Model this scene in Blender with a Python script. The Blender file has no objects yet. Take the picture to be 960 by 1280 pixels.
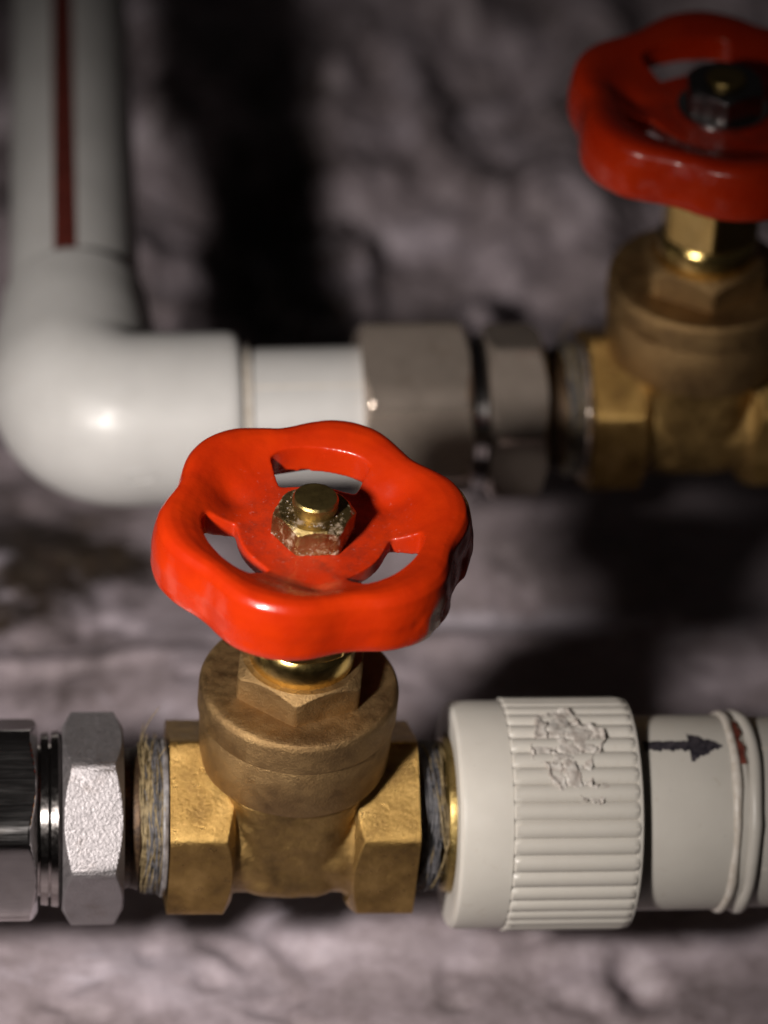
import bpy, bmesh, math, random
import numpy as np
from mathutils import Vector, Matrix

# ------------------------------------------------------------------ camera, world, light, exposure
MM = 0.001
scene = bpy.context.scene
col = scene.collection
random.seed(7)
rng = np.random.default_rng(7)

def set_camera():
    f, e, a = 4000.0, math.radians(38.5), math.radians(8.0)     # focal length in 1280-high pixels, pitch, heading
    rho = math.atan(math.tan(a) * math.sin(e))
    F = Vector((math.sin(a) * math.cos(e), math.cos(a) * math.cos(e), -math.sin(e)))
    R0 = Vector((math.cos(a), -math.sin(a), 0)); U0 = R0.cross(F)
    R = R0 * math.cos(rho) + U0 * math.sin(rho)
    U = U0 * math.cos(rho) - R0 * math.sin(rho)
    cam = bpy.data.cameras.new('camera')
    co = bpy.data.objects.new('camera', cam); col.objects.link(co)
    co.matrix_world = Matrix(((R.x, U.x, -F.x, -51.41 * MM), (R.y, U.y, -F.y, -458.03 * MM),
                              (R.z, U.z, -F.z, 445.66 * MM), (0, 0, 0, 1)))
    cam.sensor_fit = 'VERTICAL'; cam.sensor_height = 36.0; cam.sensor_width = 27.0
    cam.lens = 36.0 * f / 1280.0
    cam.clip_start = 0.01; cam.clip_end = 20
    cam.dof.use_dof = True
    cam.dof.focus_distance = 0.598
    cam.dof.aperture_fstop = 8.6
    scene.camera = co
set_camera()

world = bpy.data.worlds.new('World'); scene.world = world; world.use_nodes = True
wb = world.node_tree.nodes['Background']
wb.inputs[0].default_value = (0.78, 0.69, 0.66, 1); wb.inputs[1].default_value = 0.012

def lamp(name, loc, target, power, size_deg, blend, radius, color):
    L = bpy.data.lights.new(name, 'SPOT'); L.energy = power; L.spot_size = math.radians(size_deg)
    L.spot_blend = blend; L.shadow_soft_size = radius; L.color = color
    o = bpy.data.objects.new(name, L); col.objects.link(o)
    o.location = Vector(loc) * MM
    o.rotation_euler = (Vector(target) - Vector(loc)).to_track_quat('-Z', 'Y').to_euler()
    return o
lamp('torch_light', (-225, -290, 306), (-46, 30, -5), 17.5, 44, 1.0, 0.024, (1.0, 0.93, 0.87))

vs = scene.view_settings
vs.view_transform = 'Standard'; vs.look = 'None'; vs.exposure = 0.0; vs.gamma = 1.0
vs.use_curve_mapping = False
scene.cycles.use_denoising = True
scene.cycles.max_bounces = 8

# ------------------------------------------------------------------ noise
def _hash(ix, iy, iz, seed):
    h = (ix * 374761393 + iy * 668265263 + iz * 2147483647 + seed * 1274126177) & 0xffffffff
    h = ((h ^ (h >> 13)) * 1274126177) & 0xffffffff
    h = ((h ^ (h >> 16)) * 2246822519) & 0xffffffff
    return ((h ^ (h >> 15)) & 0xffffff) / float(0xffffff)
def vnoise(p, seed=0):
    p = np.asarray(p, float); i = np.floor(p).astype(np.int64); f = p - i; f = f * f * f * (f * (f * 6 - 15) + 10)
    r = 0
    for dx in (0, 1):
        for dy in (0, 1):
            for dz in (0, 1):
                w = (f[..., 0] if dx else 1 - f[..., 0]) * (f[..., 1] if dy else 1 - f[..., 1]) * (f[..., 2] if dz else 1 - f[..., 2])
                r = r + w * _hash(i[..., 0] + dx, i[..., 1] + dy, i[..., 2] + dz, seed)
    return r * 2 - 1
def fbm(p, octaves=4, seed=0, gain=0.5):
    p = np.asarray(p, float); r = 0; a = 1.0
    for k in range(octaves):
        r = r + a * vnoise(p * 2 ** k + 17.3 * k, seed + k); a *= gain
    return r
def sstep(a, b, x):
    t = np.clip((x - a) / (b - a), 0, 1); return t * t * (3 - 2 * t)

# ------------------------------------------------------------------ materials
class NT:
    def __init__(s, name):
        s.m = bpy.data.materials.new(name); s.m.use_nodes = True; s.t = s.m.node_tree
        s.b = s.t.nodes['Principled BSDF']
        s.co = s.t.nodes.new('ShaderNodeTexCoord').outputs['Object']
    def n(s, typ, **kw):
        o = s.t.nodes.new(typ)
        for k, v in kw.items(): setattr(o, k, v)
        return o
    def link(s, a, b): s.t.links.new(a, b)
    def map(s, scale, loc=(0, 0, 0)):
        m = s.n('ShaderNodeMapping'); m.inputs['Scale'].default_value = scale; m.inputs['Location'].default_value = loc
        s.link(s.co, m.inputs[0]); return m.outputs[0]
    def noise(s, mm, detail=4, rough=0.55, co=None, dist=0.0):
        """noise with features about mm millimetres across"""
        o = s.n('ShaderNodeTexNoise'); o.inputs['Scale'].default_value = 1000.0 / mm
        o.inputs['Detail'].default_value = detail; o.inputs['Roughness'].default_value = rough
        o.inputs['Distortion'].default_value = dist
        s.link(co if co is not None else s.co, o.inputs['Vector']); return o.outputs[0]
    def ramp(s, fac, stops):
        r = s.n('ShaderNodeValToRGB'); el = r.color_ramp.elements
        while len(el) < len(stops): el.new(0.5)
        for q, (p, c) in zip(el, stops):
            q.position = p; q.color = (c, c, c, 1) if not isinstance(c, tuple) else (*c, 1)
        s.link(fac, r.inputs[0]); return r.outputs[0]
    def mix(s, fac, a, b, mode='MIX'):
        m = s.n('ShaderNodeMix', data_type='RGBA', blend_type=mode)
        for sock, v in ((m.inputs[0], fac), (m.inputs[6], a), (m.inputs[7], b)):
            if isinstance(v, (int, float)): sock.default_value = v
            elif isinstance(v, tuple): sock.default_value = (*v, 1)
            else: s.link(v, sock)
        return m.outputs[2]
    def math(s, op, a, b=None):
        m = s.n('ShaderNodeMath', operation=op)
        for sock, v in ((m.inputs[0], a), (m.inputs[1], b)):
            if v is None: continue
            if isinstance(v, (int, float)): sock.default_value = v
            else: s.link(v, sock)
        return m.outputs[0]
    def bump(s, height, mm, strength=1.0, normal=None):
        b = s.n('ShaderNodeBump'); b.inputs['Distance'].default_value = mm * MM; b.inputs['Strength'].default_value = strength
        s.link(height, b.inputs['Height'])
        if normal is not None: s.link(normal, b.inputs['Normal'])
        return b.outputs[0]
    def set(s, **kw):
        names = dict(color='Base Color', rough='Roughness', metal='Metallic', normal='Normal', coat='Coat Weight',
                     coatr='Coat Roughness', sss='Subsurface Weight', sssr='Subsurface Radius', ssss='Subsurface Scale', spec='Specular IOR Level',
                     aniso='Anisotropic')
        for k, v in kw.items():
            sock = s.b.inputs[names[k]]
            if isinstance(v, (int, float)): sock.default_value = v
            elif isinstance(v, tuple): sock.default_value = (*v, 1) if sock.type == 'RGBA' else v
            else: s.link(v, sock)
        return s.m

def mat_red():
    t = NT('red_enamel')
    g = t.noise(9, 3)
    c = t.ramp(g, [(0.3, (0.41, 0.019, 0.002)), (0.7, (0.50, 0.028, 0.002))])
    dirt = t.ramp(t.noise(1.1, 5, 0.7), [(0.68, 0.0), (0.78, 1.0)])
    c = t.mix(t.math('MULTIPLY', dirt, 0.3), c, (0.62, 0.20, 0.12))
    # dust and pale residue settled round the nut on the hub, chips on the rim
    sx = t.n('ShaderNodeSeparateXYZ'); t.link(t.co, sx.inputs[0])
    rad = t.math('SQRT', t.math('ADD', t.math('MULTIPLY', sx.outputs[0], sx.outputs[0]), t.math('MULTIPLY', sx.outputs[1], sx.outputs[1])))
    hub = t.ramp(t.math('MULTIPLY', t.math('ADD', rad, t.math('MULTIPLY', t.noise(4, 4), 0.008)), 30.0), [(0.45, 1.0), (0.72, 0.0)])
    res = t.math('MULTIPLY', hub, t.ramp(t.noise(1.3, 7, 0.75), [(0.60, 0.0), (0.72, 1.0)]))
    c = t.mix(t.math('MULTIPLY', res, 0.5), c, (0.60, 0.34, 0.28))
    grime = t.math('MULTIPLY', hub, t.ramp(t.noise(5, 6, 0.7), [(0.45, 0.0), (0.65, 1.0)]))
    c = t.mix(t.math('MULTIPLY', grime, 0.55), c, (0.12, 0.014, 0.006))
    chip = t.ramp(t.noise(2.1, 6, 0.62), [(0.73, 0.0), (0.745, 1.0)])
    c = t.mix(t.math('MULTIPLY', chip, 0.7), c, (0.10, 0.03, 0.02))
    r = t.ramp(t.noise(5, 4), [(0.3, 0.20), (0.75, 0.33)])
    r = t.math('ADD', r, t.math('MULTIPLY', hub, 0.28))
    n = t.bump(t.noise(3.2, 2), 0.25, 0.35); n = t.bump(t.noise(0.5, 3), 0.03, 0.5, n)
    return t.set(color=c, rough=r, normal=n, coat=0.18, coatr=0.10, spec=0.35)
def mat_brass(name, c0, c1, c2, r0, r1, grain=0.5, gstr=0.6, metal=0.95, salt=0.0):
    t = NT(name)
    g = t.noise(7, 5, 0.6)
    c = t.ramp(g, [(0.25, c0), (0.5, c1), (0.75, c2)])
    sp = t.ramp(t.noise(1.2, 5, 0.7), [(0.6, 0.0), (0.75, 1.0)])
    c = t.mix(t.math('MULTIPLY', sp, 0.45), c, c0)
    r = t.ramp(t.noise(2.4, 5, 0.65), [(0.3, r0), (0.7, r1)])
    if salt:                                     # pinkish white scale dried on in patches
        sm = t.math('MULTIPLY', t.ramp(t.noise(2.6, 8, 0.75), [(0.53, 0.0), (0.62, 1.0)]), salt)
        c = t.mix(sm, c, (0.55, 0.44, 0.37)); r = t.math('ADD', r, t.math('MULTIPLY', sm, 0.4)); metal = t.math('SUBTRACT', metal, sm)
    n = t.bump(t.noise(grain, 7, 0.74), 0.30, gstr); n = t.bump(t.noise(4, 3), 0.3, 0.25, n)
    return t.set(color=c, rough=r, normal=n, metal=metal)
def mat_chrome(name, c, r0, r1, grain, gd, gstr, streak=False, metal=1.0):
    t = NT(name)
    g = t.noise(5, 5, 0.6)
    cc = t.ramp(g, [(0.3, tuple(x * 0.82 for x in c)), (0.7, c)])
    tarn = t.ramp(t.noise(9, 6, 0.7), [(0.55, 0.0), (0.75, 0.6)])
    cc = t.mix(tarn, cc, (c[0] * 0.55, c[1] * 0.48, c[2] * 0.42))
    co = t.map((0.08, 1, 1)) if streak else None
    r = t.ramp(t.noise(0.9, 4, 0.6, co), [(0.3, r0), (0.75, r1)])
    n = t.bump(t.noise(grain, 3, 0.6, co), gd, gstr)
    return t.set(color=cc, rough=r, normal=n, metal=metal)
def mat_plastic(name, c0, c1, dirt=0.4):
    t = NT(name)
    c = t.ramp(t.noise(18, 4), [(0.3, c0), (0.7, c1)])
    d = t.ramp(t.noise(3.5, 7, 0.72, dist=0.6), [(0.60, 0.0), (0.74, 1.0)])
    c = t.mix(t.math('MULTIPLY', d, dirt), c, (0.30, 0.24, 0.18))
    speck = t.ramp(t.noise(0.8, 2, 0.5), [(0.76, 0.0), (0.80, 1.0)])
    c = t.mix(t.math('MULTIPLY', speck, 0.5), c, (0.16, 0.12, 0.10))
    r = t.ramp(t.noise(4, 5), [(0.3, 0.33), (0.7, 0.5)])
    n = t.bump(t.noise(6, 3), 0.12, 0.4); n = t.bump(t.noise(0.7, 3), 0.02, 0.6, n)
    return t.set(color=c, rough=r, normal=n, sss=0.12, sssr=(1.0, 0.9, 0.75), ssss=0.0015)
def mat_floor():
    t = NT('damp_plaster')
    g = t.noise(38, 8, 0.62, dist=0.4)
    c = t.ramp(g, [(0.30, (0.12, 0.098, 0.094)), (0.47, (0.235, 0.196, 0.203)), (0.60, (0.37, 0.322, 0.345)), (0.75, (0.50, 0.455, 0.50))])
    f = t.noise(4.5, 6, 0.7)
    c = t.mix(0.36, c, t.ramp(f, [(0.3, (0.12, 0.10, 0.095)), (0.7, (0.44, 0.39, 0.40))]))
    # brown-black mould behind the elbow, and a cast shadow painted into the colour at left
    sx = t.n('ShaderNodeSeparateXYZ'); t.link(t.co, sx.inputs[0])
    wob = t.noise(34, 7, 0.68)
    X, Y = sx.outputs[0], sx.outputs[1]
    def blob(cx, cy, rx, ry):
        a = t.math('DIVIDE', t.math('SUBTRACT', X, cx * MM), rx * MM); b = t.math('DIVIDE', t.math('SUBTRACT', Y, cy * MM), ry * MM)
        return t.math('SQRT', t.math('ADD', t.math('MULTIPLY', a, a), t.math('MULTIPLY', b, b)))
    d = t.math('MINIMUM', t.math('MINIMUM', blob(20, 337, 24, 110), blob(24, 248, 28, 38)), blob(-61, 140, 52, 46))  # last blob paints the shadow of something out of view
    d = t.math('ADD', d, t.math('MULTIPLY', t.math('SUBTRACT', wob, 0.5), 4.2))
    mould_shade = t.ramp(t.math('MULTIPLY', d, 0.5), [(0.22, 1.0), (0.56, 0.0)])
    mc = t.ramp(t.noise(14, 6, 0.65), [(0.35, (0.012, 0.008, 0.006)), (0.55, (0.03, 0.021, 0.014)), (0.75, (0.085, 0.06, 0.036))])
    c = t.mix(mould_shade, c, mc)
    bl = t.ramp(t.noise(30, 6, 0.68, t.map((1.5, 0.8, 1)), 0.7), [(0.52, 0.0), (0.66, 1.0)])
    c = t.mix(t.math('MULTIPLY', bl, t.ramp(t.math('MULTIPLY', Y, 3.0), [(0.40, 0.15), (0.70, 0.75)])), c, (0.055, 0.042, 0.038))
    # pale lime bloom in thin drifts
    lime = t.ramp(t.noise(24, 7, 0.7, t.map((0.45, 1, 1)), 0.8), [(0.58, 0.0), (0.70, 1.0)])
    c = t.mix(t.math('MULTIPLY', lime, 0.65), c, (0.56, 0.52, 0.57))
    band = t.math('ADD', blob(77, 123, 55, 6), t.math('MULTIPLY', t.math('SUBTRACT', t.noise(13, 6, 0.65), 0.5), 3.2))
    c = t.mix(t.math('MULTIPLY', t.ramp(band, [(0.4, 1.0), (1.0, 0.0)]), 0.75), c, (0.58, 0.54, 0.58))
    r = t.ramp(t.noise(6, 5), [(0.3, 0.34), (0.7, 0.7)])
    n = t.bump(t.noise(1.6, 8, 0.75), 0.45, 0.6)
    c = t.mix(1.0, c, (1.0, 0.972, 1.015), 'MULTIPLY')
    return t.set(color=c, rough=r, normal=n, spec=0.6)
def mat_plain(name, c0, c1, rough, mm=2.0, metal=0.0, bump=0.1):
    t = NT(name)
    c = t.ramp(t.noise(mm, 5, 0.65), [(0.35, c0), (0.65, c1)])
    n = t.bump(t.noise(mm * 0.5, 4), bump, 0.6)
    return t.set(color=c, rough=rough, normal=n, metal=metal)

M = dict(
    red=mat_red(),
    cast=mat_brass('cast_brass', (0.15, 0.093, 0.034), (0.31, 0.195, 0.068), (0.46, 0.30, 0.11), 0.30, 0.54, 0.8, 1.0),
    hexbrass=mat_brass('machined_brass_grainy', (0.17, 0.10, 0.034), (0.36, 0.222, 0.07), (0.55, 0.355, 0.125), 0.24, 0.46, 0.9, 1.0),
    brown=mat_brass('tarnished_brass', (0.18, 0.108, 0.05), (0.29, 0.182, 0.08), (0.39, 0.255, 0.115), 0.40, 0.62, 0.5, 0.8),
    bright=mat_brass('bright_brass', (0.62, 0.42, 0.13), (0.75, 0.54, 0.19), (0.80, 0.60, 0.24), 0.16, 0.26, 0.8, 0.12, 1.0),
    nutbrass=mat_brass('wheel_nut_brass', (0.18, 0.12, 0.05), (0.32, 0.23, 0.09), (0.44, 0.33, 0.15), 0.24, 0.46, 0.9, 0.7, 0.95, 0.6),
    stem=mat_brass('stem_brass', (0.24, 0.165, 0.06), (0.38, 0.275, 0.10), (0.48, 0.36, 0.15), 0.22, 0.42, 1.0, 0.4),
    chrome=mat_chrome('chrome_plate', (0.56, 0.54, 0.54), 0.12, 0.24, 0.8, 0.03, 0.35, True),
    chrome_rough=mat_chrome('blasted_chrome', (0.34, 0.32, 0.33), 0.50, 0.66, 0.6, 0.22, 1.0),
    steel=mat_chrome('dark_steel', (0.22, 0.21, 0.21), 0.25, 0.45, 0.8, 0.05, 0.5),
    dull=mat_chrome('tarnished_chrome', (0.55, 0.46, 0.39), 0.10, 0.24, 0.9, 0.05, 0.5, False, 0.74),
    chrome_ring=mat_chrome('turned_chrome', (0.42, 0.39, 0.38), 0.10, 0.2, 0.5, 0.02, 0.3),
    plastic=mat_plastic('grey_white_plastic', (0.44, 0.415, 0.375), (0.50, 0.475, 0.43)),
    plastic2=mat_plastic('white_plastic', (0.41, 0.402, 0.392), (0.465, 0.457, 0.446), 0.35),
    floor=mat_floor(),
    patch=mat_plain('melted_plastic', (0.30, 0.26, 0.23), (0.50, 0.475, 0.44), 0.65, 2.2, 0, 0.2),
    ink=mat_plain('black_marker_ink', (0.010, 0.009, 0.014), (0.055, 0.048, 0.056), 0.5, 1.4),
    stripe=mat_plain('red_brown_stripe', (0.06, 0.011, 0.008), (0.10, 0.018, 0.012), 0.45, 4.0),
    smear=mat_plain('dark_red_smear', (0.07, 0.014, 0.010), (0.17, 0.045, 0.03), 0.5, 2.0),
    bead=mat_plain('weld_bead_plastic', (0.45, 0.40, 0.34), (0.58, 0.54, 0.49), 0.4, 2.0),
    hemp=mat_plain('hemp_fibre', (0.07, 0.048, 0.02), (0.24, 0.18, 0.09), 0.65, 1.2),
    hemp_dark=mat_plain('sealing_paste_fibre', (0.025, 0.026, 0.032), (0.11, 0.105, 0.11), 0.6, 1.8),
    thread=mat_plain('dark_thread', (0.025, 0.014, 0.008), (0.08, 0.045, 0.02), 0.5, 1.0, 0.6),
    white_ring=mat_plain('sealing_tape', (0.07, 0.065, 0.065), (0.19, 0.18, 0.185), 0.5, 1.5),
    salt=mat_plain('white_limescale', (0.45, 0.36, 0.30), (0.72, 0.64, 0.58), 0.7, 0.8, 0, 0.3),
)

# ------------------------------------------------------------------ mesh helpers (all coordinates in millimetres)
def finish(me, sharp=35):
    me.transform(Matrix.Scale(MM, 4))
    me.polygons.foreach_set('use_smooth', [True] * len(me.polygons))
    if sharp: me.set_sharp_from_angle(angle=math.radians(sharp))
    me.update()
    return me
def mesh(name, verts, faces, sharp=35):
    me = bpy.data.meshes.new(name)
    me.from_pydata([tuple(map(float, v)) for v in verts], [], faces)
    bm = bmesh.new(); bm.from_mesh(me); bmesh.ops.recalc_face_normals(bm, faces=bm.faces); bm.to_mesh(me); bm.free()
    return finish(me, sharp)
def obj(name, me, material, parent=None, loc=(0, 0, 0), rot=(0, 0, 0), label=None):
    o = bpy.data.objects.new(name, me); col.objects.link(o)
    if material is not None and not me.materials: me.materials.append(material)
    o.location = Vector(loc) * MM; o.rotation_euler = rot
    if parent is not None: o.parent = parent
    if label: o['label'] = label
    return o
def thing(name, label, cat, loc, rot=(0, 0, 0), group=None):
    o = bpy.data.objects.new(name, None); col.objects.link(o); o.empty_display_size = 0.01
    o.location = Vector(loc) * MM; o.rotation_euler = rot
    o['label'] = label; o['category'] = cat
    if group: o['group'] = group
    return o
def grid_faces(nu, nv, wrap):
    F = []
    for i in range(nu - 1):
        for j in range(nv if wrap else nv - 1):
            a = i * nv + j; b = i * nv + (j + 1) % nv
            F.append((a, b, b + nv, a + nv))
    return F
def surf(name, prof, rad=None, axis='Z', seg=96, sharp=35, cap=True, jitter=None):
    """prof: list of (radius, height). rad(theta, r, h) -> radius replaces the plain circle."""
    th = np.linspace(0, 2 * math.pi, seg, endpoint=False)
    V = []
    for r, h in prof:
        rr = np.full(seg, float(r)) if rad is None else rad(th, r, h)
        if jitter is not None: rr = rr + jitter(th, r, h)
        c, s = rr * np.cos(th), rr * np.sin(th)
        for a, b in zip(c, s):
            V.append((a, b, h) if axis == 'Z' else (h, -a, b))      # X axis: theta 0 faces -Y, 90 deg is up
    F = grid_faces(len(prof), seg, True)
    if cap:
        F.append(tuple(range(seg - 1, -1, -1))); F.append(tuple((len(prof) - 1) * seg + k for k in range(seg)))
    return mesh(name, V, F, sharp)
def hexr(rc, rot, roundness=0.975):
    """radius of a hexagon with rounded corners; rc is the corner radius, rot the angle of a corner in radians"""
    def f(th, r=None, h=None):
        d = np.mod(th - rot, math.pi / 3) - math.pi / 6
        flat = rc * math.cos(math.pi / 6) / np.cos(d)
        k = 90.0 / rc
        return -np.log(np.exp(-k * flat) + np.exp(-k * np.full_like(th, rc * roundness * 1.01))) / k
    return f
def hex_nut(name, rc, h0, h1, rot, axis='X', ch=1.6, slope=1.9, seg=240, top=True, bottom=True, rnd=0.975, bore=0.0):
    """hexagonal nut with cone-turned ends: the flats end in the arcs that a turned chamfer leaves"""
    hf = hexr(rc, math.radians(rot), rnd); rin = rc * 0.866
    n = 10
    hs = sorted(set([h0, h1] + [h0 + ch * (k / n) ** 1.3 for k in range(n + 1)] + [h1 - ch * (k / n) ** 1.3 for k in range(n + 1)]))
    def rad(th, r, h):
        q = hf(th)
        if bottom: q = np.minimum(q, rin * 0.97 + (h - h0) * slope)
        if top: q = np.minimum(q, rin * 0.97 + (h1 - h) * slope)
        return q
    prof = [(rc, h) for h in hs]
    if bore:
        base = rad
        def rad2(th, r, h): return np.full_like(th, r) if r < rc * 0.99 else base(th, r, h)
        prof = [(bore, h0 + 0.6)] + prof + [(bore, h1 - 0.6)]
        return surf(name, prof, rad2, axis, seg, 30)
    return surf(name, prof, rad, axis, seg, 30)
def evaluated(objs, voxel, smooth=6, factor=0.5, cut=None, name='mesh'):
    """union of closed meshes (millimetres), minus the cutter, voxel-remeshed and softened like a casting"""
    bm = bmesh.new()
    for V, F in objs:
        vv = [bm.verts.new(tuple(map(float, v))) for v in V]
        for f in F: bm.faces.new([vv[i] for i in f])
    bmesh.ops.recalc_face_normals(bm, faces=bm.faces)
    me = bpy.data.meshes.new('tmp'); bm.to_mesh(me); bm.free()
    o = bpy.data.objects.new('tmp', me); col.objects.link(o)
    extra = []
    for V, F in (cut or []):
        bm = bmesh.new(); vv = [bm.verts.new(tuple(map(float, v))) for v in V]
        for f in F: bm.faces.new([vv[i] for i in f])
        bmesh.ops.recalc_face_normals(bm, faces=bm.faces)
        cm = bpy.data.meshes.new('cut'); bm.to_mesh(cm); bm.free()
        c = bpy.data.objects.new('cut', cm); col.objects.link(c); extra.append(c)
        md = o.modifiers.new('b', 'BOOLEAN'); md.operation = 'DIFFERENCE'; md.object = c; md.solver = 'EXACT'
    md = o.modifiers.new('r', 'REMESH'); md.mode = 'VOXEL'; md.voxel_size = voxel; md.adaptivity = 0
    if smooth:
        md = o.modifiers.new('s', 'SMOOTH'); md.iterations = smooth; md.factor = factor
    bpy.context.view_layer.update()
    dg = bpy.context.evaluated_depsgraph_get()
    r = bpy.data.meshes.new_from_object(o.evaluated_get(dg)); r.name = name
    for x in [o] + extra:
        d = x.data; bpy.data.objects.remove(x); bpy.data.meshes.remove(d)
    return r
def vget(me):
    a = np.empty(len(me.vertices) * 3); me.vertices.foreach_get('co', a); return a.reshape(-1, 3)
def vset(me, a): me.vertices.foreach_set('co', a.ravel()); me.update()
def nget(me):
    a = np.empty(len(me.vertices) * 3); me.vertex_normals.foreach_get('vector', a); return a.reshape(-1, 3)
def solid(prof, rad=None, axis='Z', seg=96):
    """as surf, but raw (verts, faces) for evaluated()"""
    th = np.linspace(0, 2 * math.pi, seg, endpoint=False); V = []
    for r, h in prof:
        rr = np.full(seg, float(r)) if rad is None else rad(th, r, h)
        for a, b in zip(rr * np.cos(th), rr * np.sin(th)):
            V.append((a, b, h) if axis == 'Z' else ((h, -a, b) if axis == 'X' else (a, h, b)))
    F = grid_faces(len(prof), seg, True)
    F.append(tuple(range(seg - 1, -1, -1))); F.append(tuple((len(prof) - 1) * seg + k for k in range(seg)))
    return V, F
def tubes(name, paths, radii, sides=4, sharp=None):
    V, F = [], []
    for P, r in zip(paths, radii):
        P = np.asarray(P, float); n = len(P)
        T = np.gradient(P, axis=0); T /= np.linalg.norm(T, axis=1)[:, None] + 1e-9
        up = np.array([0.31, 0.77, 0.55]); A = np.cross(T, up); A /= np.linalg.norm(A, axis=1)[:, None] + 1e-9; B = np.cross(T, A)
        base = len(V)
        for i in range(n):
            ri = r * (0.35 if i in (0, n - 1) else 1)
            for k in range(sides):
                t = 2 * math.pi * k / sides
                V.append(P[i] + ri * (math.cos(t) * A[i] + math.sin(t) * B[i]))
        for i in range(n - 1):
            for k in range(sides):
                a = base + i * sides + k; b = base + i * sides + (k + 1) % sides
                F.append((a, b, b + sides, a + sides))
    return mesh(name, V, F, sharp)
def hemp_paths(x0, x1, R, n, seed, spread=0.8, slant=1.0):
    g = np.random.default_rng(seed); out = []; rad = []
    for k in range(n):
        t0 = g.uniform(-60, 200); ln = g.uniform(50, 130); m = 22
        t = np.radians(np.linspace(t0, t0 + ln, m)); u = np.linspace(0, 1, m)
        xa, xb = g.uniform(x0, x1), g.uniform(x0, x1)
        x = xa + (xb - xa) * u * slant + 0.25 * np.cumsum(g.normal(0, 0.5, m)) * 0.5
        x = np.clip(x, x0 - 0.2, x1 + 0.2)
        mid = 1 - ((x - (x0 + x1) / 2) / ((x1 - x0) / 2 + 0.6)) ** 2
        r = R + 0.6 * np.clip(mid, 0, 1) + g.uniform(-0.2, 0.35) + 0.12 * np.cumsum(g.normal(0, 0.5, m)) * 0.4 * spread
        out.append(np.stack([x, -r * np.cos(t), r * np.sin(t)], 1)); rad.append(g.uniform(0.10, 0.24))
    return out, rad
def arc_sheet(name, R, xs, phis, inside=None, lift=0.06):
    """a thin curved sheet on a pipe along X; inside(x, phi) keeps a cell"""
    V, F, idx = [], [], {}
    for i, x in enumerate(xs):
        for j, p in enumerate(phis):
            V.append((x, -(R + lift) * math.cos(p), (R + lift) * math.sin(p)))
    n = len(phis)
    for i in range(len(xs) - 1):
        for j in range(n - 1):
            if inside is None or inside((xs[i] + xs[i + 1]) / 2, (phis[j] + phis[j + 1]) / 2):
                F.append((i * n + j, (i + 1) * n + j, (i + 1) * n + j + 1, i * n + j + 1))
    me = mesh(name, V, F, None)
    bm = bmesh.new(); bm.from_mesh(me)
    bmesh.ops.delete(bm, geom=[v for v in bm.verts if not v.link_faces], context='VERTS'); bm.to_mesh(me); bm.free()
    return me

# ------------------------------------------------------------------ the setting: rough damp plaster under the pipes
FZ = -55.0
def axis_steps(lo, a, b, hi, fine, coarse):
    return np.concatenate([np.arange(lo, a, coarse), np.arange(a, b, fine), np.arange(b, hi + coarse, coarse)])
def build_floor():
    xs = axis_steps(-700, -130, 240, 800, 1.3, 15); ys = axis_steps(-500, -60, 460, 1100, 1.3, 15)
    X, Y = np.meshgrid(xs, ys, indexing='ij'); P = np.stack([X, Y, np.zeros_like(X)], -1)
    z = 7.0 * fbm(P / 80, 3, 3) + 1.0 * fbm(P / np.array([48, 30, 1]), 3, 11) + 0.16 * fbm(P / np.array([12, 7, 1]), 3, 21)
    # trowel ridges running roughly along the pipes
    w = Y + 9 * fbm(P / 45, 2, 31) - 0.10 * X
    z += 3.2 * np.exp(-((w - 115) / 5.0) ** 2) * sstep(-0.6, 0.4, fbm(P / 40, 2, 35) + 0.3)
    z += 2.2 * np.exp(-((w - 10) / 6) ** 2) * sstep(-0.5, 0.5, fbm(P / 40, 2, 36))
    z += 0.5 * sstep(0.05, 0.8, fbm(P / np.array([34, 14, 1]), 4, 51))
    z -= 1.0 * sstep(0.6, 0.9, fbm(P / np.array([13, 9, 1]), 2, 61))
    # gouges knocked into the plaster, each with a burred edge
    for ax, ay, bx, by, gw, gd in ((36, 38, 46, 22, 2.2, 3.0), (-14, 21, -6, 13, 1.8, 2.0), (2, 17, 9, 11, 2.5, 2.2), (51, 14, 65, 17, 1.6, 1.4), (-38, 11, -48, 5, 1.8, 1.4), (60, 0, 67, -3, 2.2, 1.6), (75, 7, 78, 3, 3.5, 5.0)):
        ux, uy = bx - ax, by - ay; q = np.clip(((X - ax) * ux + (Y - ay) * uy) / (ux * ux + uy * uy), 0, 1)
        dist = np.hypot(X - ax - q * ux, Y - ay - q * uy) + 0.9 * fbm(P / 5.0, 2, 77)
        z += -0.6 * gd * np.exp(-(dist / gw) ** 2) + 0.15 * gd * np.exp(-((dist - 2.2 * gw) / gw) ** 2)
    far = sstep(170, 260, Y)
    z -= 27 * sstep(150, 270, Y)          # the plaster falls away behind the rear run
    z += far * (6.5 * fbm(P / np.array([22, 36, 1]), 4, 91, 0.5) + 9.0 * sstep(-0.05, 0.5, fbm(P / np.array([30, 52, 1]), 3, 95)))
    V = np.stack([X, Y, FZ + z], -1).reshape(-1, 3)
    me = bpy.data.meshes.new('floor'); me.from_pydata(V.tolist(), [], grid_faces(len(xs), len(ys), False))
    finish(me, None)
    # face up
    if me.polygons[0].normal.z < 0: me.flip_normals()
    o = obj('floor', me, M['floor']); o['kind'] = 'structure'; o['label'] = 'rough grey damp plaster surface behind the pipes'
build_floor()

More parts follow.
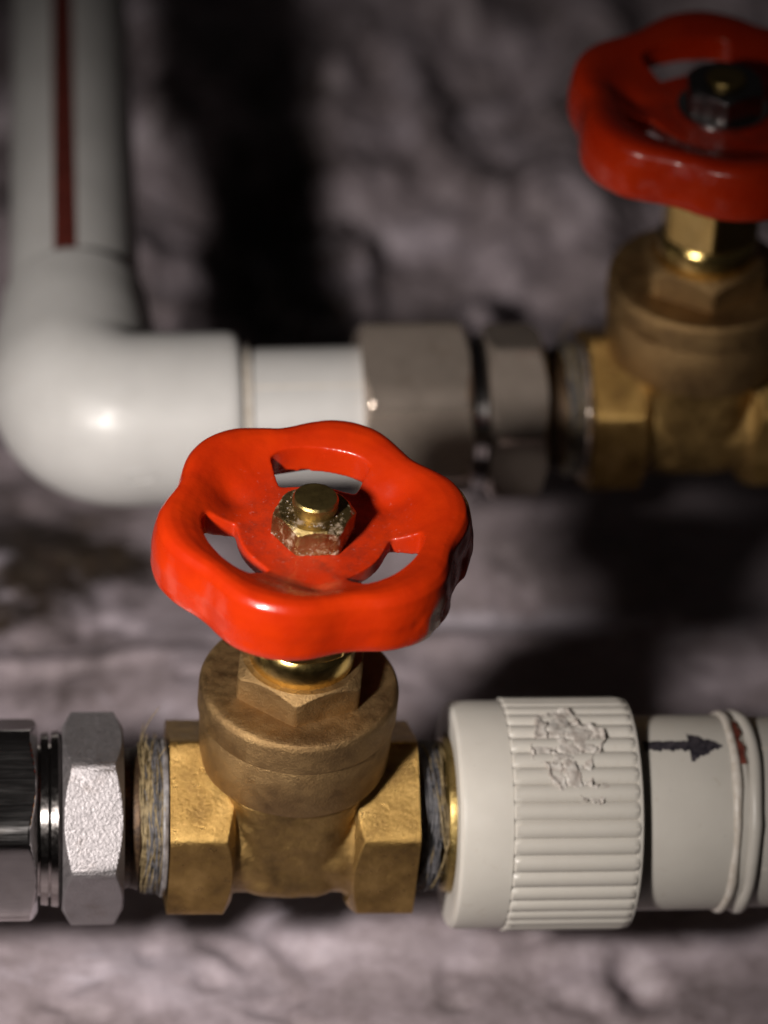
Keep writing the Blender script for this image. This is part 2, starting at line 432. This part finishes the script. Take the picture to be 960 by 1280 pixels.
# ------------------------------------------------------------------ gate valve
def handwheel_mesh(R, seed, rot, name):
    sec = [(0.0, 0), (0.30, 0), (0.44, 0.0), (0.50, 0.2), (0.56, 0.9), (0.62, 1.9), (0.69, 3.1), (0.77, 4.4), (0.84, 5.2), (0.895, 5.4), (0.94, 5.0), (0.972, 3.8),
           (0.99, 1.4), (1.0, -0.8), (1.0, -5.0), (0.99, -6.5), (0.965, -7.0), (0.93, -6.7), (0.92, -4.5), (0.88, -2.0), (0.78, -1.6), (0.70, -2.4),
           (0.64, -2.8), (0.56, -3.0), (0.44, -3.2), (0.30, -3.2), (0.0, -3.2)]
    seg = 240; th = np.linspace(0, 2 * math.pi, seg, endpoint=False)
    lob = np.cos(6 * (th - math.radians(10 + rot)))
    lob = 0.047 * (lob - 0.25 * lob * lob) + 0.010 * np.cos(3 * th + 1.0)
    V, F = [], []
    for u, z in sec[1:-1]:
        w = float(sstep(0.60, 0.99, np.array(u)))
        r = R * u * (1 + lob * w)
        zz = z + (0.35 * np.cos(6 * (th - math.radians(10 + rot))) * w if z > 0 else 0)
        for a, b, c in zip(r * np.cos(th), r * np.sin(th), np.broadcast_to(zz, r.shape)): V.append((a, b, c))
    n = len(sec) - 2
    F = grid_faces(n, seg, True)
    F.append(tuple(range(seg - 1, -1, -1))); F.append(tuple((n - 1) * seg + k for k in range(seg)))
    cuts = []
    for k in range(3):
        c = math.radians(82 + 120 * k + rot); hw = math.radians(29); r1, r2 = R * 0.475, R * 0.72
        pts = []
        N = 28
        for i in range(N + 1):
            s = -1 + 2 * i / N; q = 1 - 0.05 * abs(s) ** 6; pts.append((r2 * q, c + hw * s * 0.97))
        for i in range(N + 1):
            s = 1 - 2 * i / N; q = 1 + 0.05 * abs(s) ** 6; pts.append((r1 * q, c + hw * s * 1.03))
        m = len(pts)
        CV = [(r * math.cos(t), r * math.sin(t), z) for z in (-9, 9) for r, t in pts]
        CF = [tuple(range(m)), tuple(range(2 * m - 1, m - 1, -1))] + [(i, (i + 1) % m, m + (i + 1) % m, m + i) for i in range(m)]
        cuts.append((CV, CF))
    me = evaluated([(V, F)], 0.30, 8, 0.5, cuts, name)
    a = vget(me); nn = nget(me)
    # hand-dipped paint: slow waves, sags on the skirt, a pressed hollow at the root of one spoke
    d = 0.09 * fbm(a / 8.0, 3, seed) + 0.02 * fbm(a / 2.4, 2, seed + 5)
    rr = np.hypot(a[:, 0], a[:, 1]); an = np.degrees(np.arctan2(a[:, 1], a[:, 0]))
    skirt = sstep(0.93, 0.99, rr / R) * sstep(1, -2, a[:, 2])
    d = d + skirt * 0.5 * fbm(a / np.array([4, 4, 5]), 2, seed + 9) * (0.12 + 1.0 * sstep(55, 10, np.abs(an + 15)))
    a = a + nn * d[:, None]
    for ang in (148, 268, 28):
        ca, sa = R * 0.60 * math.cos(math.radians(ang + rot)), R * 0.60 * math.sin(math.radians(ang + rot))
        g = np.exp(-((a[:, 0] - ca) ** 2 + (a[:, 1] - sa) ** 2) / (2 * 2.4 ** 2))
        a[:, 2] -= 1.3 * g * (a[:, 2] > -1)
    vset(me, a)
    return finish(me, None)

def valve(label, loc, rot, s, wheelR, seed, wheel_rot, hexrot, bonnet_rot, pack_rot, right_hemp, HZ=73.0, steel_nut=False):
    """axis of the pipe along local X through the origin, stem along local Z; s scales the bonnet"""
    t = thing('gate_valve', label, 'valve', loc, rot, 'red-wheeled brass gate valves')
    # body casting: waisted column running into the horizontal bore
    def colr(th, r, h):
        k = sstep(-6, 26, h); wx = 11.8 + 3.0 * k ** 1.5 * s; wy = 15.2 + 1.5 * k
        p = 3.6
        return (np.abs(np.cos(th) / wx) ** p + np.abs(np.sin(th) / wy) ** p) ** (-1 / p) * r
    column = solid([(0.80, -9.6), (0.94, -8.6), (1, -6.5)] + [(1, h) for h in np.linspace(-4, 17, 12)], colr, 'Z', 96)
    bore = solid([(15.0, -15), (15.0, 15)], None, 'X', 96)
    fl = solid([(16.9, -15), (16.6, -13.2), (15.3, -11.2), (13, -9), (10, -7)], None, 'X', 96)
    fr = solid([(10, 7), (13, 9), (15.3, 11.2), (16.6, 13.2), (16.9, 15)], None, 'X', 96)
    seat = solid([(12.5, 9), (13.2 * s, 13.5), (14.6 * s, 16.5), (15.4 * s, 24)], None, 'Z', 96)
    me = evaluated([column, bore, fl, fr, seat], 0.5, 6, 0.5, None, 'body')
    a = vget(me); a = a + nget(me) * (0.12 * fbm(a / 3.0, 3, seed))[:, None]; vset(me, a); finish(me, None)
    obj('body', me, M['cast'], t)
    # hexagonal pipe ends
    for side in (-1, 1):
        me = hex_nut('hex_end', 20.3, 11.6, 24.3, hexrot, 'X', 2.2, 1.7, bore=14.2, top=False)
        o = obj('hex_end', me, M['hexbrass'], t)
        if side < 0: me.transform(Matrix.Scale(-1, 4, (1, 0, 0))); me.flip_normals()
    # flange: lower ring cast with the body, upper ring of the bonnet
    R = 19.3 * s
    g = np.random.default_rng(seed)
    jit = lambda th, r, h: 0.05 * np.sin(3 * th + h) + 0.04 * np.sin(11 * th)
    me = surf('body_flange', [(R - 5.0, 15.8), (R - 2.2, 16.6), (R - 1.1, 17.2), (R - 0.8, 18.2), (R - 0.35, 28.7), (R - 0.5, 29.2), (R - 2, 29.3)], None, 'Z', 128, 30, True, jit)
    obj('body_flange', me, M['brown'], t)
    me = surf('bonnet_flange', [(R - 2.0, 29.1), (R - 0.25, 29.3), (R, 29.7), (R, 34.8), (R - 0.15, 35.6), (R - 0.6, 36.2), (R - 1.2, 36.45), (R - 3.0, 36.3), (10, 36.2)], None, 'Z', 128, 30, True, jit)
    obj('bonnet_flange', me, M['brown'], t)
    me = hex_nut('bonnet_hex', 13.6 * s, 36.0, 42.8, bonnet_rot, 'Z', 2.0, 1.2, bottom=False)
    obj('bonnet_hex', me, M['brown'], t)
    p = thing_part('packing_nut', t)
    me = surf('packing_nut', [(9.4 * s, 42.4), (10.1 * s, 42.7), (10.2 * s, 43.4), (10.1 * s, 47.0), (9.7 * s, 48.0), (9.2 * s, 48.6)], None, 'Z', 128, 35)
    p.data = me; me.materials.append(M['bright'])
    me = hex_nut('hex_flats', 10.6 * s, 48.2, HZ - 7.5, pack_rot, 'Z', 1.6, 1.4)
    obj('hex_flats', me, M['bright'], p)
    me = surf('stem', [(4.4, 50), (4.4, HZ + 5.0), (4.0, HZ + 5.3), (3.9, HZ + 5.9), (4.25, HZ + 6.2), (4.25, HZ + 7.9), (3.95, HZ + 8.35), (3.4, HZ + 8.45), (0.5, HZ + 8.4)], None, 'Z', 64, 30)
    obj('stem', me, M['stem'], t)
    wh = obj('handwheel', handwheel_mesh(wheelR, seed, wheel_rot, 'handwheel'), M['red'], t, (0, 0, HZ))
    me = hex_nut('wheel_nut', 9.0 if steel_nut else 7.9, HZ + 0.05, HZ + (7.2 if steel_nut else 5.4), 3 + wheel_rot, 'Z', 1.5, 1.3, bottom=False, bore=0)
    a = vget(me); a = a + nget(me) * (0.00010 * fbm(a / (1.3 * MM), 3, seed + 3))[:, None]; vset(me, a)
    obj('wheel_nut', me, M['steel' if steel_nut else 'nutbrass'], t)
    if steel_nut: obj('washer', surf('washer', [(5, HZ - 0.1), (9.6, HZ), (9.8, HZ + 0.3), (9.7, HZ + 1.2), (9.2, HZ + 1.4), (5, HZ + 1.4)], None, 'Z', 96, 30), M['chrome'], t)
    # limescale crust round the foot and sides of the nut
    V, F = [], []
    for k in range(0 if steel_nut else 170):
        an = g.uniform(0, 2 * math.pi); rr = float(hexr(7.9, math.radians(3 + wheel_rot))(np.array([an]))[0])
        if g.uniform() < 0.6: r, z = rr * 1.0 + g.uniform(-0.03, 0.05), HZ + abs(g.normal(0, 0.9)) + 0.1
        else: r, z = g.uniform(4.4, 5.6), HZ + 5.42
        sc = g.uniform(0.07, 0.26); b0 = len(V)
        for q in range(6):
            u = g.normal(0, 1, 3); u /= np.linalg.norm(u)
            V.append((r * math.cos(an) + u[0] * sc, r * math.sin(an) + u[1] * sc, z + u[2] * sc * 0.6))
        for f in ((0, 1, 2), (0, 2, 3), (0, 3, 4), (0, 4, 1), (5, 2, 1), (5, 3, 2), (5, 4, 3), (5, 1, 4)): F.append(tuple(b0 + i for i in f))
    if V: o = obj('limescale', mesh('limescale', V, F, None), M['salt'], t); o['kind'] = 'stuff'
    # fibre and thread at the ends
    def end(side, colour_main, n, seed2, x0, x1, r):
        me = surf('thread', [(r - 0.9, x0 - 1)] + [(r - (0.9 if k % 2 else 0.25), x0 + (x1 - x0 + 2.5) * k / 12) for k in range(13)], None, 'X', 72, 30)
        th_ = obj('thread', me, M['thread'], t)
        P, rad = hemp_paths(x0, x1, r, n, seed2)
        o = obj('hemp_winding', tubes('hemp_winding', P, rad), M[colour_main], t); o['kind'] = 'stuff'
        return th_
    end(-1, 'hemp', 150, seed + 20, -29.8, -24.9, 14.4)
    P, rad = hemp_paths(-29.6, -25.2, 14.55, 55, seed + 31)
    o = obj('sealing_paste', tubes('sealing_paste', P, rad), M['hemp_dark'], t); o['kind'] = 'stuff'
    me = surf('sealing_tape', [(14.3, -25.7), (15.5, -25.5), (15.7, -25.1), (15.5, -24.5), (14.3, -24.4)], None, 'X', 96, 40, True, lambda th, r, h: 0.25 * np.sin(5 * th + h) + 0.15 * np.sin(13 * th))
    obj('sealing_tape', me, M['white_ring' if right_hemp else 'dull'], t)
    # stray fibres sticking out of the winding
    g3 = np.random.default_rng(seed + 50); SP, SR = [], []
    for k in range(9):
        t0 = g3.uniform(20, 120); x = g3.uniform(-30, -26); u = np.linspace(0, 1, 12); ln = g3.uniform(2, 5) if k else 9
        if not k: t0, x = 118, -29.5
        ph = np.radians(t0 + g3.uniform(-25, 25) * u); rr = 14.6 + ln * u ** 1.2
        SP.append(np.stack([x + (g3.uniform(-2, 2) if k else 3.5) * u ** 2, -rr * np.cos(ph), rr * np.sin(ph)], 1)); SR.append(0.09)
    o = obj('stray_fibre', tubes('stray_fibre', SP, SR), M['hemp'], t); o['kind'] = 'stuff'
    if right_hemp:
        end(1, 'hemp_dark', 120, seed + 22, 25.0, 29.6, 14.2)
        P, rad = hemp_paths(25.6, 31.4, 14.1, 30, seed + 41)
        o = obj('hemp_strand', tubes('hemp_strand', P, rad), M['hemp'], t); o['kind'] = 'stuff'
    return t
def thing_part(name, parent):
    o = bpy.data.objects.new(name, bpy.data.meshes.new(name)); col.objects.link(o); o.parent = parent
    return o

ROW2_Y, ROW2_TILT = 118.0, math.radians(-2.0)
def row2(x): return (x, ROW2_Y, 11.7 + (x - 30) * 0.035)
valve('brass gate valve with sharp red handwheel in the foreground, beside the ribbed white collar', (-1.0, 0, 0), (0, math.radians(0.8), 0), 1.0, 29.2, 3, 0, 30, 22, 10, True)
valve('blurred brass gate valve with dark red handwheel cut by the right edge of the photo', row2(97.3), (0, ROW2_TILT, 0), 1.09, 33.0, 8, 22, 30, 28, 24, False, 79.0, True)

# ------------------------------------------------------------------ chrome unions
def union(label, loc, rot, nut, ring, hexx, neck, nut_rc, nut_rot, hex_rc, hex_rot, tail, mats=('chrome', 'chrome_rough')):
    t = thing('pipe_union', label, 'pipe union', loc, rot, 'chromed unions on the two pipe runs')
    obj('union_nut', hex_nut('union_nut', nut_rc, nut[0], nut[1], nut_rot, 'X', 2.0, 1.6, bore=nut_rc * 0.72, rnd=0.945), M[mats[0]], t)
    a, b = ring; m = (a + b) / 2
    me = surf('ring', [(12, a - 1), (15.2, a - 0.8), (15.2, a + 0.3), (16.9, a + 0.5), (17.1, m - 0.35), (15.4, m - 0.2), (15.4, m + 0.1), (17.2, m + 0.25), (17.4, b - 0.7), (16.6, b - 0.1), (12, b + 0.5)], None, 'X', 128, 30)
    obj('ring', me, M['chrome_ring'], t)
    obj('union_hex', hex_nut('union_hex', hex_rc, hexx[0], hexx[1], hex_rot, 'X', 1.8, 1.7, bore=13), M[mats[1]], t)
    me = surf('neck', [(12, neck[0] - 1), (14.2, neck[0] - 0.5), (13.7, (neck[0] + neck[1]) / 2), (14.3, neck[1] + 0.3), (12, neck[1] + 0.8)], None, 'X', 96, 30)
    obj('neck', me, M['thread'], t)
    if tail:
        obj('pipe_tail', surf('pipe_tail', [(15.5, tail[0]), (15.5, tail[1])], None, 'X', 96), M['plastic'], t)
    return t
union('chrome union with grainy hexagon and big nut, left of the front valve', (-0.7, 0, 0), (0, 0, 0),
      (-82, -49.9), (-49.8, -45.2), (-45.1, -33.2), (-33.2, -30.6), 21.8, 35, 21.4, 13, (-170, -80))
u = union('blurred tarnished chrome union between the short white pipe and the rear valve', row2(0), (0, ROW2_TILT, 0),
      (21.6, 46.0), (46.1, 50.0), (50.0, 63.2), (63.2, 67.5), 22.6, 46, 20.6, 18, None, ('dull', 'dull'))

# ------------------------------------------------------------------ white ribbed adapter, right of the front valve
ad = thing('ribbed_adapter', 'off-white plastic threaded collar with ribbed grip and a torn patch, right of the front valve', 'pipe fitting', (0, 0, 0))
me = surf('collar', [(15.6, 31.9), (16.2, 31.0), (21.0, 30.7), (22.0, 30.9), (22.6, 31.5), (22.8, 32.4), (22.8, 41.2), (22.3, 41.5), (22.2, 65.6), (22.9, 65.9), (22.9, 66.6), (22.4, 66.9), (17, 67.0)], None, 'X', 160, 32, True,
          lambda th, r, h: 0.06 * np.sin(2 * th + 0.05 * h))
obj('collar', me, M['plastic'], ad)
me = surf('brass_insert', [(12, 29.0), (14.0, 29.2), (15.3, 29.8), (15.6, 31.0), (15.4, 33), (12, 34)], None, 'X', 128, 32, True, lambda th, r, h: 0.10 * np.sin(9 * th) * (r > 14))
obj('brass_insert', me, M['stem'], ad)
NR = 40
prof = [(-1.86, -0.45), (-1.66, 0.10), (-1.35, 0.48), (-0.9, 0.80), (-0.4, 0.98), (0.1, 1.0), (0.6, 0.94), (1.1, 0.70), (1.5, 0.34), (1.72, 0.0), (1.86, -0.45)]
V, F = [], []
for x, k in ((41.2, 0.15), (41.7, 1.08), (43.0, 1.0), (54, 0.97), (64.8, 1.0), (65.9, 0.9), (66.3, 0.3)):
    for yy, h in prof: V.append((x, yy, 22.3 + (h * k if h > 0 else h)))
F = grid_faces(7, len(prof), False)
rib_me = mesh('rib', V, F, 50); rib_me.materials.append(M['plastic'])
for k in range(NR):
    o = bpy.data.objects.new('rib', rib_me); col.objects.link(o); o.parent = ad
    o.rotation_euler = (2 * math.pi * k / NR + random.uniform(-0.006, 0.006), 0, 0)
    o.location = (random.uniform(-0.12, 0.12) * MM, 0, 0)
def build_patch():
    nx, np_ = 110, 130
    xs = np.linspace(42.5, 65.5, nx); ph = np.radians(np.linspace(40, 112, np_))
    X, Pp = np.meshgrid(xs, ph, indexing='ij'); S = Pp * 23.4
    Q = np.stack([X, S, np.zeros_like(X)], -1)
    wx = 1.9 * fbm(Q / 4.0, 4, 71); wy = 1.9 * fbm(Q / 4.0, 4, 75)
    cx, cy = 52.0, math.radians(79) * 23.4
    d = np.sqrt(((X + wx - cx - 0.10 * (cy - S)) / 7.0) ** 2 + ((S + wy - cy) / 9.6) ** 2)
    tail = np.sqrt(((X + wx - 57.0) / 4.4) ** 2 + ((S + wy - math.radians(57) * 23.4) / 2.4) ** 2)
    d = np.minimum(d, tail)
    # crumpled plates: cells with raised torn edges
    g = np.random.default_rng(5); pts = np.stack([g.uniform(42, 66, 34), g.uniform(S.min(), S.max(), 34)], 1); hh = g.uniform(-0.5, 0.75, 34)
    D = np.sqrt((X[..., None] + wx[..., None] * 0.9 - pts[:, 0]) ** 2 + (S[..., None] + wy[..., None] * 0.9 - pts[:, 1]) ** 2)
    o = np.sort(D, -1); e = o[..., 1] - o[..., 0]; cell = hh[np.argmin(D, -1)]
    m = sstep(1.04, 0.93, d)
    lipp = np.exp(-((d - 0.93) / 0.07) ** 2)
    h = m * (0.50 + 0.5 * cell - 0.55 * sstep(0.4, 0.0, e) + 0.30 * fbm(Q / 2.6, 4, 81)) + 0.5 * lipp * (0.4 + fbm(Q / 3.0, 2, 85)) - 1.2 * (1 - m)
    r = 22.55 + h
    V = np.stack([X, -r * np.cos(Pp), r * np.sin(Pp)], -1).reshape(-1, 3)
    F = [f for f in grid_faces(nx, np_, False) if max(m.ravel()[i] for i in f) > 0.01]
    me = mesh('torn_patch', V, F, 60)
    bm = bmesh.new(); bm.from_mesh(me); bmesh.ops.delete(bm, geom=[v for v in bm.verts if not v.link_faces], context='VERTS'); bm.to_mesh(me); bm.free()
    obj('torn_patch', me, M['patch'], ad, label='crumpled torn patch in the ribs')
build_patch()

# ------------------------------------------------------------------ pipe with the arrow
pp = thing('plastic_pipe', 'off-white pipe with a black hand-drawn arrow, right of the ribbed collar', 'pipe', (0, 0, 0), group='white plastic pipes')
PR = 19.6
me = surf('tube', [(17.0, 66.4), (19.1, 66.95), (19.5, 67.3), (PR, 68.2), (PR, 88.4), (19.2, 89.0), (19.2, 240)], None, 'X', 160, 30)
obj('tube', me, M['plastic'], pp)
def bead(x, r, amp, tilt, seed, w):
    n, m = 160, 10; V = []
    for i in range(n):
        t = 2 * math.pi * i / n; q = np.array([math.cos(t), math.sin(t), x * 0.3])
        k = 1 + amp * float(fbm(q * 2.2, 3, seed)); xo = x + tilt * math.cos(t - 1.2) + 0.5 * float(fbm(q * 1.3, 2, seed + 3))
        for j in range(m):
            b = 2 * math.pi * j / m
            rr = PR - 0.15 + w * 0.95 * k * math.sin(b); V.append((xo + w * k * math.cos(b), -rr * math.cos(t), rr * math.sin(t)))
    F = [(i * m + j, i * m + (j + 1) % m, ((i + 1) % n) * m + (j + 1) % m, ((i + 1) % n) * m + j) for i in range(n) for j in range(m)]
    return mesh('weld_bead', V, F, None)
obj('weld_bead', bead(85.9, PR, 0.22, 0.5, 3, 0.95), M['bead'], pp)
obj('weld_bead', bead(89.4, PR, 0.2, 0.7, 9, 1.15), M['plastic'], pp)
def in_arrow(x, p):
    s = (p - math.radians(86)) * PR
    w = 0.5 * math.sin(x * 2.3 + 1) + 0.35 * math.sin(x * 5.1 + p * 40)
    if 68.4 < x < 77.5: return abs(s + 0.15 * w) < 1.25 + 0.3 * w
    if 75.6 < x < 84.2:
        k = (84.2 - x) / 8.6
        return -4.8 * k - 0.3 + 0.4 * w < s < 4.2 * k + 0.3 + 0.4 * w
    return False
obj('arrow_mark', arc_sheet('arrow_mark', PR, np.linspace(68, 84.6, 130), np.radians(np.linspace(72, 100, 110)), in_arrow), M['ink'], pp, label='black marker arrow pointing right')
def in_red(x, p):
    return abs(x - 87.3 + 0.25 * math.sin(p * 17)) < 0.95 + 0.25 * math.sin(p * 31)
obj('red_mark', arc_sheet('red_mark', PR, np.linspace(85.4, 88.6, 26), np.radians(np.linspace(72, 108, 80)), in_red, 0.35), M['smear'], pp, label='dark red smear between the weld beads')
for ph in (84, 8):
    obj('seam', arc_sheet('seam', 19.2, np.linspace(91.5, 240, 30), np.radians(np.linspace(ph - 1.0, ph + 1.0, 4)), None, 0.16), M['bead'], pp)

# ------------------------------------------------------------------ rear run: elbow, short pipe, receding pipe
EX = -41.6
ep = row2(EX)
el = thing('elbow_fitting', 'big blurred white plastic elbow joining the two rear pipes', 'pipe elbow', ep, (0, ROW2_TILT, 0))
RE = 19.7
RB = 13.0
path = [((36.8 - k * 1.0, 0.0), (1, 0), RE * f) for k, f in ((0, 0.90), (0.5, 0.965), (1.6, 0.985), (10, 0.99), (20, 0.995))]
for k in range(13):
    t_ = math.pi / 2 * k / 12
    path.append(((RB - RB * math.sin(t_), RB - RB * math.cos(t_)), (math.cos(t_), -math.sin(t_)), RE * (1 + 0.02 * math.sin(2 * t_))))
path += [((0.0, y), (0, -1), RE * f) for y, f in ((18, 0.985), (28, 0.95), (40, 0.89), (44.5, 0.875), (45.5, 0.84))]
V, seg = [], 96
for (px, py), (dx, dy), rr in path:
    for k in range(seg):
        a_ = 2 * math.pi * k / seg; n_ = (-dy, dx)
        V.append((px + n_[0] * rr * math.cos(a_), py + n_[1] * rr * math.cos(a_), rr * math.sin(a_)))
F = grid_faces(len(path), seg, True) + [tuple(range(seg - 1, -1, -1)), tuple((len(path) - 1) * seg + k for k in range(seg))]
me = evaluated([(V, F)], 0.7, 22, 0.5, None, 'bend'); finish(me, None)
obj('bend', me, M['plastic2'], el)
obj('socket_lip', surf('socket_lip', [(15.6, 36.4), (16.3, 36.6), (16.9, 37.6), (16.6, 38.6), (15.6, 39.0)], None, 'X', 128, 40), M['bead'], el)
# moulded oval mark on the underside front
P = [(14 + 3.2 * math.cos(t), -(RE - 0.05) * math.cos(math.radians(-3) + 0.085 * math.sin(t)), (RE - 0.05) * math.sin(math.radians(-3) + 0.085 * math.sin(t))) for t in np.linspace(0, 2 * math.pi, 28)]
obj('moulded_mark', tubes('moulded_mark', [P], [0.22], 5), M['plastic2'], el)
sp = thing('plastic_pipe', 'short blurred white pipe between the elbow and the rear chrome union', 'pipe', row2(0), (0, ROW2_TILT, 0), 'white plastic pipes')
obj('tube', surf('tube', [(15.2, -8), (15.5, -4), (15.5, 24)], None, 'X', 128, 30), M['plastic2'], sp)
obj('seam', arc_sheet('seam', 15.5, np.linspace(-2.5, 22.5, 8), np.radians(np.linspace(60.5, 62.5, 4)), None, 0.1), M['bead'], sp)
bp_ = thing('plastic_pipe', 'blurred grey-white pipe with a dark red stripe running back from the elbow', 'pipe', ep, (0, 0, 0), 'white plastic pipes')
V, F = solid([(15.4, 30), (15.4, 640)], None, 'Y', 128)
obj('tube', mesh('tube', V, F, 30), M['plastic2'], bp_)
V = []; ys = np.linspace(44, 640, 20); an = np.radians(np.linspace(90 - 1, 90 + 19, 8))
for y in ys:
    for t in an: V.append((15.47 * math.cos(t), y, 15.47 * math.sin(t)))
obj('stripe', mesh('stripe', V, grid_faces(len(ys), 8, False), None), M['stripe'], bp_, label='dark red stripe along the pipe')
